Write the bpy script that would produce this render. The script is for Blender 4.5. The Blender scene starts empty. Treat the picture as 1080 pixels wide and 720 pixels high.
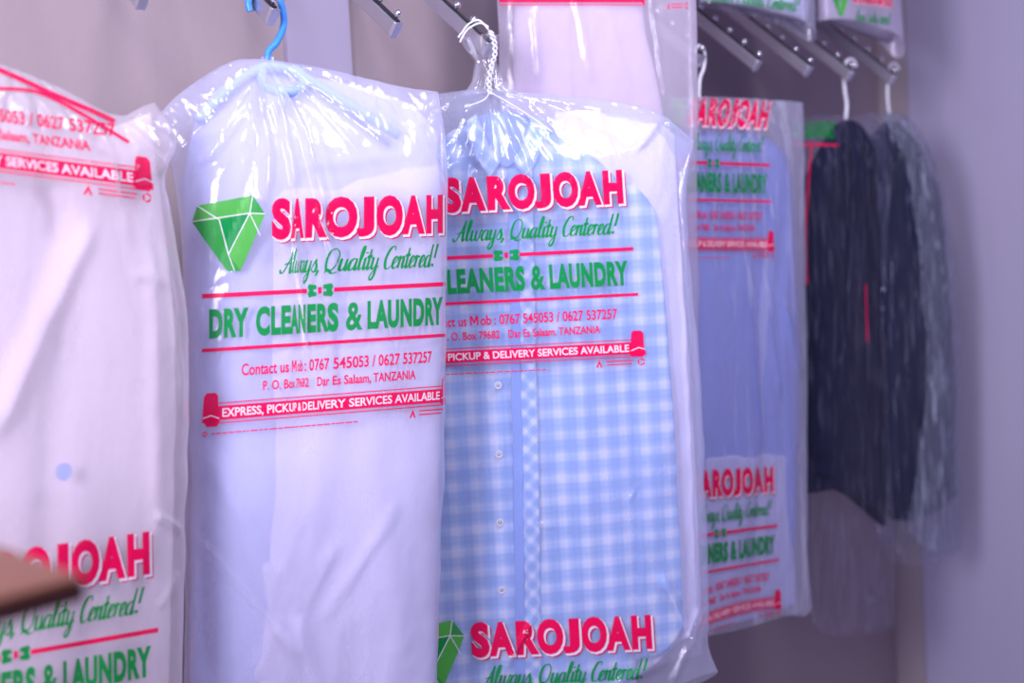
import bpy, bmesh, math, random
import numpy as np
from mathutils import Vector, Matrix
from mathutils.bvhtree import BVHTree

random.seed(7)
scene = bpy.context.scene
COL = scene.collection

# ------------------------------------------------------------------ camera
F = 1500.0
PITCH = math.radians(-4.2)
ROLL = math.radians(3.0)
CAM = Vector((0, 0, 1.75))
fwd = Vector((0, math.cos(PITCH), math.sin(PITCH)))
up0 = Vector((0, -math.sin(PITCH), math.cos(PITCH)))
rt0 = Vector((1, 0, 0))
CR = rt0 * math.cos(ROLL) - up0 * math.sin(ROLL)
CU = up0 * math.cos(ROLL) + rt0 * math.sin(ROLL)

cam_d = bpy.data.cameras.new('camera')
cam = bpy.data.objects.new('camera', cam_d)
COL.objects.link(cam)
m = Matrix.Identity(4)
for i, v in enumerate((CR, CU, -fwd)):
    for j in range(3):
        m[j][i] = v[j]
m.translation = CAM
cam.matrix_world = m
cam_d.sensor_width = 36
cam_d.lens = 50
cam_d.clip_start = .05
cam_d.dof.use_dof = True
cam_d.dof.focus_distance = 2.72
cam_d.dof.aperture_fstop = 1.8
scene.camera = cam


def ray(px, py):
    return (fwd * F + CR * (px - 540) + CU * (360 - py))


def P(px, py, Y):
    r = ray(px, py)
    return CAM + r * (Y / r.y)


# ------------------------------------------------------------------ noise
rs = np.random.RandomState(11)
PERM = rs.permutation(256)
PERM = np.concatenate([PERM, PERM])
GR = rs.uniform(-1, 1, (256, 2))
GR /= np.linalg.norm(GR, axis=1)[:, None]


def pn(x, y, seed=0):
    x = np.asarray(x, float) + seed * 17.3
    y = np.asarray(y, float) + seed * 9.1
    xi = np.floor(x).astype(int); yi = np.floor(y).astype(int)
    xf = x - xi; yf = y - yi
    u = xf * xf * xf * (xf * (xf * 6 - 15) + 10); v = yf * yf * yf * (yf * (yf * 6 - 15) + 10)
    def g(ix, iy, fx, fy):
        h = PERM[(PERM[ix & 255] + iy) & 255]
        return GR[h, 0] * fx + GR[h, 1] * fy
    a = g(xi, yi, xf, yf); b = g(xi + 1, yi, xf - 1, yf)
    c = g(xi, yi + 1, xf, yf - 1); d = g(xi + 1, yi + 1, xf - 1, yf - 1)
    return (a + (b - a) * u) * (1 - v) + (c + (d - c) * u) * v * 1.0


def ridge(x, y, seed=0):
    return 1 - np.minimum(1, np.abs(pn(x, y, seed)) * 3.0)


# ------------------------------------------------------------------ materials
def newmat(name):
    mt = bpy.data.materials.new(name)
    mt.use_nodes = True
    nt = mt.node_tree
    nt.nodes.clear()
    out = nt.nodes.new('ShaderNodeOutputMaterial')
    return mt, nt, out


def N(nt, t, **kw):
    n = nt.nodes.new(t)
    for k, v in kw.items():
        if k in n.inputs.keys() if isinstance(k, str) else False:
            n.inputs[k].default_value = v
        else:
            setattr(n, k, v)
    return n


def simple(name, col, rough=.5, metal=0, var=.06, scale=8, bump=0, bscale=40, spec=.5, trans=None):
    mt, nt, out = newmat(name)
    b = nt.nodes.new('ShaderNodeBsdfPrincipled')
    b.inputs['Roughness'].default_value = rough
    b.inputs['Metallic'].default_value = metal
    b.inputs['Specular IOR Level'].default_value = spec
    tc = nt.nodes.new('ShaderNodeTexCoord')
    nz = nt.nodes.new('ShaderNodeTexNoise'); nz.inputs['Scale'].default_value = scale
    nz.inputs['Detail'].default_value = 4
    nt.links.new(tc.outputs['Object'], nz.inputs['Vector'])
    mx = nt.nodes.new('ShaderNodeMix'); mx.data_type = 'RGBA'
    nt.links.new(nz.outputs['Fac'], mx.inputs[0])
    mx.inputs[6].default_value = tuple(min(1, c * (1 + var)) for c in col) + (1,)
    mx.inputs[7].default_value = tuple(c * (1 - var) for c in col) + (1,)
    nt.links.new(mx.outputs[2], b.inputs['Base Color'])
    if bump:
        n2 = nt.nodes.new('ShaderNodeTexNoise'); n2.inputs['Scale'].default_value = bscale
        n2.inputs['Detail'].default_value = 5
        nt.links.new(tc.outputs['Object'], n2.inputs['Vector'])
        bp = nt.nodes.new('ShaderNodeBump'); bp.inputs['Strength'].default_value = bump
        bp.inputs['Distance'].default_value = .01
        nt.links.new(n2.outputs['Fac'], bp.inputs['Height'])
        nt.links.new(bp.outputs['Normal'], b.inputs['Normal'])
    nt.links.new(b.outputs[0], out.inputs[0])
    return mt


def film_mat(name, milk=.25, tint=(.93, .93, .97), gl=1.0, rough=.13, bscale=22, streak=0, edge=.35, bump=.28, sscale=14):
    """thin polythene: partly clear, partly milky, glossy and crinkled"""
    mt, nt, out = newmat(name)
    tc = nt.nodes.new('ShaderNodeTexCoord')
    mp = nt.nodes.new('ShaderNodeMapping')
    mp.inputs['Scale'].default_value = (1, 1, .35)
    nt.links.new(tc.outputs['Object'], mp.inputs[0])
    nz = nt.nodes.new('ShaderNodeTexNoise'); nz.inputs['Scale'].default_value = bscale
    nz.inputs['Detail'].default_value = 6; nz.inputs['Roughness'].default_value = .6
    nz.inputs['Distortion'].default_value = .8
    nt.links.new(mp.outputs[0], nz.inputs['Vector'])
    vo = nt.nodes.new('ShaderNodeTexVoronoi'); vo.feature = 'DISTANCE_TO_EDGE'; vo.inputs['Scale'].default_value = bscale * .7
    nt.links.new(nz.outputs['Color'], vo.inputs['Vector'])
    bp = nt.nodes.new('ShaderNodeBump'); bp.inputs['Strength'].default_value = bump
    bp.inputs['Distance'].default_value = .006
    nt.links.new(nz.outputs['Fac'], bp.inputs['Height'])
    # milkiness varies in soft clouds
    n3 = nt.nodes.new('ShaderNodeTexNoise'); n3.inputs['Scale'].default_value = 6
    n3.inputs['Detail'].default_value = 5
    nt.links.new(mp.outputs[0], n3.inputs['Vector'])
    mr = nt.nodes.new('ShaderNodeMapRange')
    mr.inputs[1].default_value = .3; mr.inputs[2].default_value = .75
    mr.inputs[3].default_value = milk * .75; mr.inputs[4].default_value = min(1, milk * 1.35)
    nt.links.new(n3.outputs['Fac'], mr.inputs[0])
    fac = mr.outputs[0]
    # more visible where the film turns edge-on
    lw = nt.nodes.new('ShaderNodeLayerWeight'); lw.inputs[0].default_value = .35
    nt.links.new(bp.outputs[0], lw.inputs['Normal'])
    pw = nt.nodes.new('ShaderNodeMath'); pw.operation = 'MULTIPLY_ADD'
    nt.links.new(lw.outputs['Facing'], pw.inputs[0]); pw.inputs[1].default_value = edge
    nt.links.new(fac, pw.inputs[2]); pw.use_clamp = True
    fac = pw.outputs[0]
    if streak:
        wv = nt.nodes.new('ShaderNodeTexNoise'); wv.inputs['Scale'].default_value = sscale
        wv.inputs['Detail'].default_value = 3
        mp2 = nt.nodes.new('ShaderNodeMapping'); mp2.inputs['Scale'].default_value = (2.2, 2.2, .22)
        mp2.inputs['Rotation'].default_value = (0.1, .12, 0)
        nt.links.new(tc.outputs['Object'], mp2.inputs[0]); nt.links.new(mp2.outputs[0], wv.inputs['Vector'])
        m2 = nt.nodes.new('ShaderNodeMapRange'); m2.inputs[1].default_value = .54; m2.inputs[2].default_value = .66
        m2.inputs[3].default_value = 0; m2.inputs[4].default_value = streak
        nt.links.new(wv.outputs['Fac'], m2.inputs[0])
        ad = nt.nodes.new('ShaderNodeMath'); ad.operation = 'ADD'; ad.use_clamp = True
        nt.links.new(fac, ad.inputs[0]); nt.links.new(m2.outputs[0], ad.inputs[1]); fac = ad.outputs[0]
    tr = nt.nodes.new('ShaderNodeBsdfTransparent'); tr.inputs[0].default_value = (.97, .97, .99, 1)
    df = nt.nodes.new('ShaderNodeBsdfDiffuse'); df.inputs[0].default_value = tint + (1,)
    tl = nt.nodes.new('ShaderNodeBsdfTranslucent'); tl.inputs[0].default_value = tint + (1,)
    nt.links.new(bp.outputs[0], df.inputs['Normal'])
    m1 = nt.nodes.new('ShaderNodeMixShader'); m1.inputs[0].default_value = .4
    nt.links.new(df.outputs[0], m1.inputs[1]); nt.links.new(tl.outputs[0], m1.inputs[2])
    m2 = nt.nodes.new('ShaderNodeMixShader')
    nt.links.new(fac, m2.inputs[0]); nt.links.new(tr.outputs[0], m2.inputs[1]); nt.links.new(m1.outputs[0], m2.inputs[2])
    g = nt.nodes.new('ShaderNodeBsdfGlossy'); g.inputs['Roughness'].default_value = rough
    g.inputs[0].default_value = (1, 1, 1, 1)
    nt.links.new(bp.outputs[0], g.inputs['Normal'])
    l2 = nt.nodes.new('ShaderNodeLayerWeight'); l2.inputs[0].default_value = .5
    nt.links.new(bp.outputs[0], l2.inputs['Normal'])
    p4 = nt.nodes.new('ShaderNodeMath'); p4.operation = 'POWER'; p4.inputs[1].default_value = 4
    nt.links.new(l2.outputs['Facing'], p4.inputs[0])
    fm = nt.nodes.new('ShaderNodeMath'); fm.operation = 'MULTIPLY_ADD'; fm.inputs[1].default_value = .6 * gl; fm.use_clamp = True
    fm.inputs[2].default_value = .055 * gl
    nt.links.new(p4.outputs[0], fm.inputs[0])
    m3 = nt.nodes.new('ShaderNodeMixShader')
    nt.links.new(fm.outputs[0], m3.inputs[0]); nt.links.new(m2.outputs[0], m3.inputs[1]); nt.links.new(g.outputs[0], m3.inputs[2])
    nt.links.new(m3.outputs[0], out.inputs[0])
    return mt


def ink(name, col, alpha=.96):
    mt, nt, out = newmat(name)
    b = nt.nodes.new('ShaderNodeBsdfPrincipled')
    b.inputs['Base Color'].default_value = col + (1,)
    b.inputs['Roughness'].default_value = .35
    b.inputs['Specular IOR Level'].default_value = .12
    tr = nt.nodes.new('ShaderNodeBsdfTransparent')
    tc = nt.nodes.new('ShaderNodeTexCoord')
    nz = nt.nodes.new('ShaderNodeTexNoise'); nz.inputs['Scale'].default_value = 30
    nt.links.new(tc.outputs['Object'], nz.inputs['Vector'])
    mr = nt.nodes.new('ShaderNodeMapRange'); mr.inputs[3].default_value = min(1, alpha + .06); mr.inputs[4].default_value = alpha - .06
    nt.links.new(nz.outputs['Fac'], mr.inputs[0])
    mx = nt.nodes.new('ShaderNodeMixShader')
    nt.links.new(mr.outputs[0], mx.inputs[0]); nt.links.new(tr.outputs[0], mx.inputs[1]); nt.links.new(b.outputs[0], mx.inputs[2])
    nt.links.new(mx.outputs[0], out.inputs[0])
    return mt


def plaid_mat(name, diag=False):
    mt, nt, out = newmat(name)
    uv = nt.nodes.new('ShaderNodeUVMap')
    mp = nt.nodes.new('ShaderNodeMapping')
    mp.inputs['Scale'].default_value = (1.7, 1.7, 1) if diag else (1, 1, 1)
    if diag:
        mp.inputs['Rotation'].default_value = (0, 0, math.radians(45))
    nt.links.new(uv.outputs[0], mp.inputs[0])
    sep = nt.nodes.new('ShaderNodeSeparateXYZ'); nt.links.new(mp.outputs[0], sep.inputs[0])

    def M(op, a, b=None, c=None, clamp=False):
        n = nt.nodes.new('ShaderNodeMath'); n.operation = op; n.use_clamp = clamp
        for i, v in enumerate((a, b, c)):
            if v is None: continue
            if isinstance(v, (int, float)): n.inputs[i].default_value = v
            else: nt.links.new(v, n.inputs[i])
        return n.outputs[0]

    def band(src, period, off, w, soft):
        f = M('FRACT', M('ADD', M('DIVIDE', src, period), off))
        d = M('ABSOLUTE', M('SUBTRACT', f, .5))
        n = nt.nodes.new('ShaderNodeMapRange'); n.interpolation_type = 'SMOOTHSTEP'
        nt.links.new(d, n.inputs[0]); n.inputs[1].default_value = w; n.inputs[2].default_value = w + soft
        n.inputs[3].default_value = 1; n.inputs[4].default_value = 0
        return n.outputs[0]
    ax = []
    for s in (sep.outputs[0], sep.outputs[1]):
        big = band(s, .046, .2, .08, .26)
        thin = band(s, .0115, .1, .10, .1)
        dark = band(s, .046, .7, .05, .1)
        a = M('MULTIPLY', big, .44)
        a = M('MULTIPLY_ADD', thin, .11, a)
        a = M('MULTIPLY_ADD', dark, -.06, a)
        ax.append(a)
    nz = nt.nodes.new('ShaderNodeTexNoise'); nz.inputs['Scale'].default_value = 9; nz.inputs['Detail'].default_value = 3
    nt.links.new(uv.outputs[0], nz.inputs['Vector'])
    tot = M('ADD', M('ADD', ax[0], ax[1]), M('MULTIPLY_ADD', nz.outputs['Fac'], .9, -.45), clamp=True)
    cr = nt.nodes.new('ShaderNodeValToRGB')
    cr.color_ramp.elements[0].color = (.24, .39, .72, 1)
    cr.color_ramp.elements[1].color = (.72, .76, .88, 1)
    e = cr.color_ramp.elements.new(.5); e.color = (.39, .54, .82, 1)
    nt.links.new(tot, cr.inputs[0])
    b = nt.nodes.new('ShaderNodeBsdfPrincipled'); b.inputs['Roughness'].default_value = .85
    nt.links.new(cr.outputs[0], b.inputs['Base Color'])
    nt.links.new(b.outputs[0], out.inputs[0])
    return mt


RED = ink('ink_red', (.80, .003, .085))
SHADOWRED = ink('ink_deep_red', (.55, .004, .10))
GREEN = ink('ink_green', (.004, .27, .055), .97)
LIGHTGREEN = ink('ink_light_green', (.08, .42, .06), .93)
MIDGREEN = ink('ink_mid_green', (.03, .32, .05), .93)
WHITEINK = ink('ink_white', (.9, .85, .93), .8)
CHROME = simple('chrome', (.60, .60, .68), .38, 1, .03)
CHROMEBALL = simple('bright_chrome', (.8, .8, .85), .12, 1, .02)
GAPSHADE = simple('gap_shade_black', (.012, .012, .016), .5)  # flat black for the shadowed gap along each arm
WALL = simple('painted_wall', (.36, .29, .31), .85, 0, .03, 2.5, .12, 30)
WALLR = simple('painted_wall_end', (.46, .43, .58), .85, 0, .04, 1.5, .12, 30)
TRIMM = simple('trim_paint', (.40, .36, .48), .7, 0, .03, 3)
FLOORM = simple('floor_tiles', (.35, .33, .36), .35, 0, .05, 3)
BLUEPL = simple('blue_plastic', (.05, .27, .80), .3, 0, .04)
WHITEPL = simple('white_plastic', (.80, .80, .86), .35, 0, .03)
WOOD = None


def wood():
    mt, nt, out = newmat('varnished_wood')
    tc = nt.nodes.new('ShaderNodeTexCoord')
    mp = nt.nodes.new('ShaderNodeMapping'); mp.inputs['Scale'].default_value = (3, 22, 22)
    nt.links.new(tc.outputs['Object'], mp.inputs[0])
    nz = nt.nodes.new('ShaderNodeTexNoise'); nz.inputs['Scale'].default_value = 3; nz.inputs['Detail'].default_value = 6
    nt.links.new(mp.outputs[0], nz.inputs['Vector'])
    cr = nt.nodes.new('ShaderNodeValToRGB')
    cr.color_ramp.elements[0].color = (.15, .045, .012, 1); cr.color_ramp.elements[1].color = (.24, .075, .02, 1)
    nt.links.new(nz.outputs['Fac'], cr.inputs[0])
    b = nt.nodes.new('ShaderNodeBsdfPrincipled'); b.inputs['Roughness'].default_value = .4
    nt.links.new(cr.outputs[0], b.inputs['Base Color']); nt.links.new(b.outputs[0], out.inputs[0])
    return mt


WOOD = wood()

# ------------------------------------------------------------------ object helpers
def tag(o, label=None, cat=None, group=None, kind=None):
    if label: o['label'] = label
    if cat: o['category'] = cat
    if group: o['group'] = group
    if kind: o['kind'] = kind
    return o


def empty(name, loc, label, cat, group=None):
    o = bpy.data.objects.new(name, None)
    o.empty_display_size = .05
    o.location = loc
    COL.objects.link(o)
    return tag(o, label, cat, group)


def link(name, me, mat=None, parent=None, smooth=True):
    """vertices are given in world space; when parented they are shifted into the parent's frame"""
    if mat: 
        me.materials.clear(); me.materials.append(mat)
    if smooth:
        me.polygons.foreach_set('use_smooth', [True] * len(me.polygons))
    o = bpy.data.objects.new(name, me)
    COL.objects.link(o)
    if parent:
        off = Vector(parent.location) + (Vector(parent.parent.location) if parent.parent else Vector((0, 0, 0)))
        me.transform(Matrix.Translation(-off))
        o.parent = parent
    return o


def mesh_from(verts, faces, name='m'):
    me = bpy.data.meshes.new(name)
    me.from_pydata([tuple(v) for v in verts], [], faces)
    me.update()
    return me


def catmull(pts, n=8, closed=False):
    pts = [Vector(p) for p in pts]
    out = []
    L = len(pts)
    for i in range(L - 1):
        p0 = pts[max(i - 1, 0)]; p1 = pts[i]; p2 = pts[i + 1]; p3 = pts[min(i + 2, L - 1)]
        for k in range(n):
            t = k / n
            out.append(.5 * ((2 * p1) + (-p0 + p2) * t + (2 * p0 - 5 * p1 + 4 * p2 - p3) * t * t + (-p0 + 3 * p1 - 3 * p2 + p3) * t ** 3))
    out.append(pts[-1].copy())
    return out


def tube(path, r, seg=12, cap=True):
    verts, faces = [], []
    n = len(path)
    t0 = (path[1] - path[0]).normalized()
    ref = Vector((0, 0, 1)) if abs(t0.z) < .9 else Vector((1, 0, 0))
    nrm = t0.cross(ref).normalized()
    for i in range(n):
        t = (path[min(i + 1, n - 1)] - path[max(i - 1, 0)]).normalized()
        nrm = (nrm - t * nrm.dot(t)).normalized()
        bi = t.cross(nrm)
        rr = r(i / (n - 1)) if callable(r) else r
        for k in range(seg):
            a = 2 * math.pi * k / seg
            verts.append(path[i] + (nrm * math.cos(a) + bi * math.sin(a)) * rr)
    for i in range(n - 1):
        for k in range(seg):
            faces.append((i * seg + k, i * seg + (k + 1) % seg, (i + 1) * seg + (k + 1) % seg, (i + 1) * seg + k))
    if cap:
        faces.append(tuple(range(seg))[::-1]); faces.append(tuple((n - 1) * seg + k for k in range(seg)))
    return verts, faces


def merge(*vf):
    V, Fc = [], []
    for v, f in vf:
        o = len(V); V += list(v); Fc += [tuple(i + o for i in q) for q in f]
    return V, Fc


def obox(c, ax, ay, az, bevel=.002):
    """oriented bevelled box, ax ay az are half-extent vectors"""
    bm = bmesh.new()
    bmesh.ops.create_cube(bm, size=2)
    M = Matrix.Identity(4)
    for i, v in enumerate((ax, ay, az)):
        for j in range(3): M[j][i] = v[j]
    M.translation = c
    bmesh.ops.transform(bm, matrix=M, verts=bm.verts)
    bmesh.ops.recalc_face_normals(bm, faces=bm.faces)
    if bevel:
        bmesh.ops.bevel(bm, geom=list(bm.edges), offset=bevel, segments=2, affect='EDGES', profile=.5)
    me = bpy.data.meshes.new('box'); bm.to_mesh(me); bm.free()
    return me


def ball(c, r, seg=16):
    bm = bmesh.new()
    bmesh.ops.create_uvsphere(bm, u_segments=seg, v_segments=seg // 2, radius=r)
    bmesh.ops.translate(bm, vec=c, verts=bm.verts)
    vs = [v.co.copy() for v in bm.verts]; fs = [tuple(v.index for v in f.verts) for f in bm.faces]
    bm.free()
    return vs, fs


# ------------------------------------------------------------------ the wall line and the room
Y0 = 2.8
DIR = Vector((.663, .748, 0)).normalized()      # along the wall, away from the camera
OUT = Vector((.748, -.663, 0)).normalized()     # out of the wall


def tipY(k): return Y0 * (1 + .0713 * k)


TIP0 = P(418, 40, Y0)
ARM_L = .42
WPT = TIP0 - OUT * ARM_L


def on_wall(px, py, off=0):
    r = ray(px, py); w = WPT + OUT * off
    t = (w - CAM).dot(OUT) / r.dot(OUT)
    return CAM + r * t


CORNER = on_wall(938, 400)
CORNER.z = 0


def wallbox(name, p0, p1, thick, z0, z1, nrm, mat):
    c = (p0 + p1) / 2; c = Vector((c.x, c.y, (z0 + z1) / 2)) - nrm * thick / 2
    d = (p1 - p0); d.z = 0
    me = obox(c, d / 2, nrm * thick / 2, Vector((0, 0, (z1 - z0) / 2)), 0)
    o = link(name, me, mat, smooth=False)
    tag(o, kind='structure')
    return o


W0 = CORNER - DIR * 7
wallbox('wall_back', W0, CORNER + DIR * .1, .1, 0, 3.6, OUT, WALL)
wallbox('wall_right', CORNER, CORNER + OUT * 4.0, .1, 0, 3.6, -DIR, WALLR)
fl = obox(Vector((1.0, 2.0, -.05)), Vector((6, 0, 0)), Vector((0, 6, 0)), Vector((0, 0, .05)), 0)
tag(link('floor', fl, FLOORM, smooth=False), kind='structure')
# shallow vertical boards on the back wall and the strip in the corner
def strip(i, pa, pb, y, t, mat):
    a = on_wall(pa, y); b = on_wall(pb, y); a.z = b.z = 0
    wallbox('trim_%d' % i, a + OUT * t, b + OUT * t, t - .001, 0, 3.6, OUT, mat)
strip(1, 300, 367, 60, .012, TRIMM)
CSTR = simple('corner_paint', (.42, .36, .38), .8, 0, .03, 2)
wallbox('trim_2', CORNER - DIR * .0 + OUT * .001, CORNER + OUT * .11, .014, 0, 3.6, -DIR, CSTR).location = -DIR * .014

# ------------------------------------------------------------------ chrome arms
BETA = math.radians(40)
ADIR = (OUT * math.cos(BETA) - Vector((0, 0, 1)) * math.sin(BETA)).normalized()   # down the arm
AUP = (Vector((0, 0, 1)) * math.cos(BETA) + OUT * math.sin(BETA)).normalized()
tips = {-2: (150, 0), -1: (287, 17), 0: (417, 31), 1: (514, 52), 2: (603, 58), 3: (678, 60), 4: (738, 64), 5: (798, 69),
        6: (852, 75), 7: (896, 80), 8: (941, 84)}
arm_labels = {
    -2: 'chrome waterfall arm whose dark tip just enters the frame at top left',
    -1: 'chrome waterfall arm carrying the blue hanger',
    0: 'empty chrome waterfall arm between the blue hanger and the white cord knot',
    1: 'chrome waterfall arm with the white cord tied to its ball peg',
    4: 'chrome waterfall arm mostly hidden behind the long white gown bag, holding a white hook',
    5: 'empty chrome waterfall arm, first one right of the tall white gown bag',
    6: 'empty chrome waterfall arm, second one right of the tall white gown bag',
    7: 'chrome waterfall arm carrying the white hook of the nearer dark jacket',
    8: 'last chrome waterfall arm, nearest the end wall, carrying the farther dark jacket'}
proto = None
TIPS = {}
for k, (px, py) in tips.items():
    r_ = ray(px, py); T = CAM + r_ * ((TIP0 - CAM).dot(OUT) / r_.dot(OUT))
    pass
    TIPS[k] = T
    if k not in arm_labels: continue
    base = T - ADIR * .0
    if proto is None:
        L = ARM_L / math.cos(BETA)
        r = empty('waterfall_arm', T, '', 'display arm')
        hb = .015
        c = T - ADIR * (L / 2)
        link('bar', obox(c, ADIR * (L / 2), DIR * .0085, AUP * hb, .0025), CHROME, r, False)
        link('gap_shade_strip', obox(c + AUP * (hb + .0016) + ADIR * .002, ADIR * (L / 2 - .004), DIR * .0055, AUP * .0016, .0006), GAPSHADE, r, False)  # black strip stands in for the shadow line on top of the bar
        link('end_cap', obox(T + ADIR * .0025, ADIR * .0025, DIR * .0098, AUP * (hb + .0015), .0015), CHROME, r, False)
        for q in range(6):
            b0 = T - ADIR * (.012 + q * .057) + AUP * (hb + .001)
            top = b0 + AUP * .012
            link('ball_peg', mesh_from(*merge(tube([b0, b0 + AUP * .006, top], .0032, 10), ball(top, .0078))), CHROMEBALL, r)
        wp = T - ADIR * (L - .004)
        link('wall_plate', obox(wp, OUT * .004, DIR * .02, Vector((0, 0, .05)), .002), CHROME, r, False)
        proto = r
    else:
        r = proto.copy(); COL.objects.link(r); r.location = T
        for ch in proto.children:
            c2 = ch.copy(); COL.objects.link(c2); c2.parent = r
    r['label'] = arm_labels[k]; r['category'] = 'display arm'; r['group'] = 'chrome arms along the wall'

# ------------------------------------------------------------------ print design (reference units: X 402..673 across, Y 0 at upper rule)
def text_geo(s, offset=0.0, sx=1.0, space=1.0):
    cu = bpy.data.curves.new('t', 'FONT')
    cu.body = s; cu.size = 1; cu.offset = offset; cu.resolution_u = 4; cu.space_character = space
    o = bpy.data.objects.new('t', cu)
    COL.objects.link(o)
    dg = bpy.context.evaluated_depsgraph_get()
    dg.update()
    me = bpy.data.meshes.new_from_object(o.evaluated_get(dg))
    v = [(a.co.x, a.co.y) for a in me.vertices]; f = [tuple(p.vertices) for p in me.polygons]
    bpy.data.objects.remove(o); bpy.data.curves.remove(cu); bpy.data.meshes.remove(me)
    return v, f


_cap = {}
def fit_text(s, x0, x1, base, cap, offset=.0, space=1.0):
    v, f = text_geo(s, offset, space=space)
    if offset not in _cap:
        h, _ = text_geo('H', offset)
        _cap[offset] = (min(a[1] for a in h), max(a[1] for a in h))
    lo, hi = _cap[offset]
    mx = min(a[0] for a in v); Mx = max(a[0] for a in v)
    k = (x1 - x0) / (Mx - mx); ky = cap / (hi - lo)
    return [(x0 + (a - mx) * k, base - (b - lo) * ky) for a, b in v], f


SCRIPT = {
 'A': (.62, [[(-.05,.16),(.02,0),(.16,.08),(.34,.5),(.5,1.0)], [(.5,1),(.47,.4),(.5,0),(.62,.12)], [(.12,.36),(.3,.42),(.55,.4)]]),
 'l': (.27, [[(0,.1),(.16,.5),(.22,.95),(.14,.98),(.08,.6),(.08,.12),(.14,0),(.28,.14)]]),
 'w': (.60, [[(0,.42),(.06,.5),(.05,.12),(.13,0),(.24,.12),(.29,.5)], [(.29,.5),(.28,.12),(.36,0),(.48,.15),(.52,.5),(.62,.44)]]),
 'a': (.42, [[(.32,.44),(.2,.5),(.06,.36),(.03,.12),(.12,0),(.25,.14),(.33,.5)], [(.33,.5),(.3,.12),(.35,0),(.45,.14)]]),
 'y': (.40, [[(0,.42),(.06,.5),(.05,.12),(.13,0),(.24,.12),(.31,.5)], [(.31,.5),(.27,-.2),(.15,-.46),(.05,-.36),(.14,-.14),(.42,.14)]]),
 's': (.30, [[(0,.12),(.17,.52),(.2,.4),(.28,.2),(.22,.02),(.1,0),(.04,.1)]]),
 ',': (.18, [[(.07,.08),(.09,0),(.02,-.18)]]),
 ' ': (.26, []),
 'Q': (.66, [[(.38,.97),(.16,.86),(.05,.45),(.13,.06),(.34,.02),(.54,.3),(.56,.75),(.38,.97)], [(.05,-.06),(.2,.08),(.42,-.1),(.66,-.04)]]),
 'u': (.42, [[(0,.42),(.06,.5),(.05,.12),(.13,0),(.24,.12),(.31,.5)], [(.31,.5),(.3,.12),(.35,0),(.45,.14)]]),
 'i': (.19, [[(0,.42),(.06,.5),(.05,.12),(.1,0),(.2,.14)], [(.09,.70),(.1,.76)]]),
 't': (.23, [[(.1,.88),(.07,.12),(.12,0),(.24,.14)], [(-.05,.54),(.22,.57)]]),
 'C': (.44, [[(.46,.78),(.42,.96),(.22,.88),(.06,.45),(.12,.05),(.28,0),(.46,.18)]]),
 'e': (.30, [[(0,.14),(.18,.28),(.25,.44),(.16,.51),(.05,.32),(.06,.06),(.16,0),(.32,.14)]]),
 'n': (.40, [[(0,.42),(.06,.5),(.05,.0)], [(.05,.22),(.18,.48),(.27,.46),(.26,.12),(.31,0),(.42,.14)]]),
 'r': (.27, [[(0,.42),(.07,.5),(.05,.0)], [(.05,.28),(.15,.48),(.26,.44)]]),
 'd': (.42, [[(.32,.44),(.2,.5),(.06,.36),(.03,.12),(.12,0),(.25,.14),(.37,1.0)], [(.37,1),(.31,.12),(.36,0),(.45,.14)]]),
 '!': (.3, [[(.24,1),(.19,.38)], [(.14,.13),(.13,0)]]),
}


def script_geo(s, x0, x1, base, cap, w=.15):
    V, Fc = [], []
    x = 0
    for ch in s:
        adv, strokes = SCRIPT[ch]
        for st in strokes:
            pts = catmull([(a + x, b, 0) for a, b in st], 6) if len(st) > 2 else [Vector((st[0][0] + x, st[0][1], 0)), Vector((st[1][0] + x, st[1][1], 0))]
            n = len(pts); o = len(V)
            for i, p in enumerate(pts):
                t = (pts[min(i + 1, n - 1)] - pts[max(i - 1, 0)])
                t = t.normalized() if t.length > 1e-6 else Vector((0, 1, 0))
                down = abs(t.y) if t.y < 0 else abs(t.y) * .35
                ww = w * (.38 + .62 * down) * (1 if n == 2 else (.55 + .45 * math.sin(math.pi * min(1, max(0, (i + 1) / (n + 1))))))
                if n == 2: ww = w * .9
                nx, ny = -t.y, t.x
                V.append((p.x + nx * ww / 2, p.y + ny * ww / 2)); V.append((p.x - nx * ww / 2, p.y - ny * ww / 2))
            for i in range(n - 1):
                Fc.append((o + 2 * i, o + 2 * i + 1, o + 2 * i + 3, o + 2 * i + 2))
        x += adv
    V = [(a + b * .28, b) for a, b in V]
    mx = min(a for a, b in V); Mx = max(a for a, b in V)
    k = (x1 - x0) / (Mx - mx)
    return [(x0 + (a - mx) * k, base - b * cap) for a, b in V], Fc


def poly(*pts): return list(pts), [tuple(range(len(pts)))]
def rect(x0, y0, x1, y1): return poly((x0, y0), (x1, y0), (x1, y1), (x0, y1))
def ring(cx, cy, r0, r1, n=14, a0=0, a1=360):
    V, Fc = [], []
    for i in range(n + 1):
        a = math.radians(a0 + (a1 - a0) * i / n)
        V += [(cx + r0 * math.cos(a), cy + r0 * math.sin(a)), (cx + r1 * math.cos(a), cy + r1 * math.sin(a))]
    for i in range(n): Fc.append((2 * i, 2 * i + 1, 2 * i + 3, 2 * i + 2))
    return V, Fc
def shift(g, dx, dy): return [(a + dx, b + dy) for a, b in g[0]], g[1]
def line(x0, y0, x1, y1, w):
    d = math.hypot(x1 - x0, y1 - y0); nx, ny = -(y1 - y0) / d * w / 2, (x1 - x0) / d * w / 2
    return poly((x0 + nx, y0 + ny), (x1 + nx, y1 + ny), (x1 - nx, y1 - ny), (x0 - nx, y0 - ny))


BRAND = [('S', 470.5, 490), ('A', 489, 516), ('R', 518, 542), ('O', 540, 568), ('J', 567, 585), ('O', 587, 614), ('A', 613, 638), ('H', 640, 661)]


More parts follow.
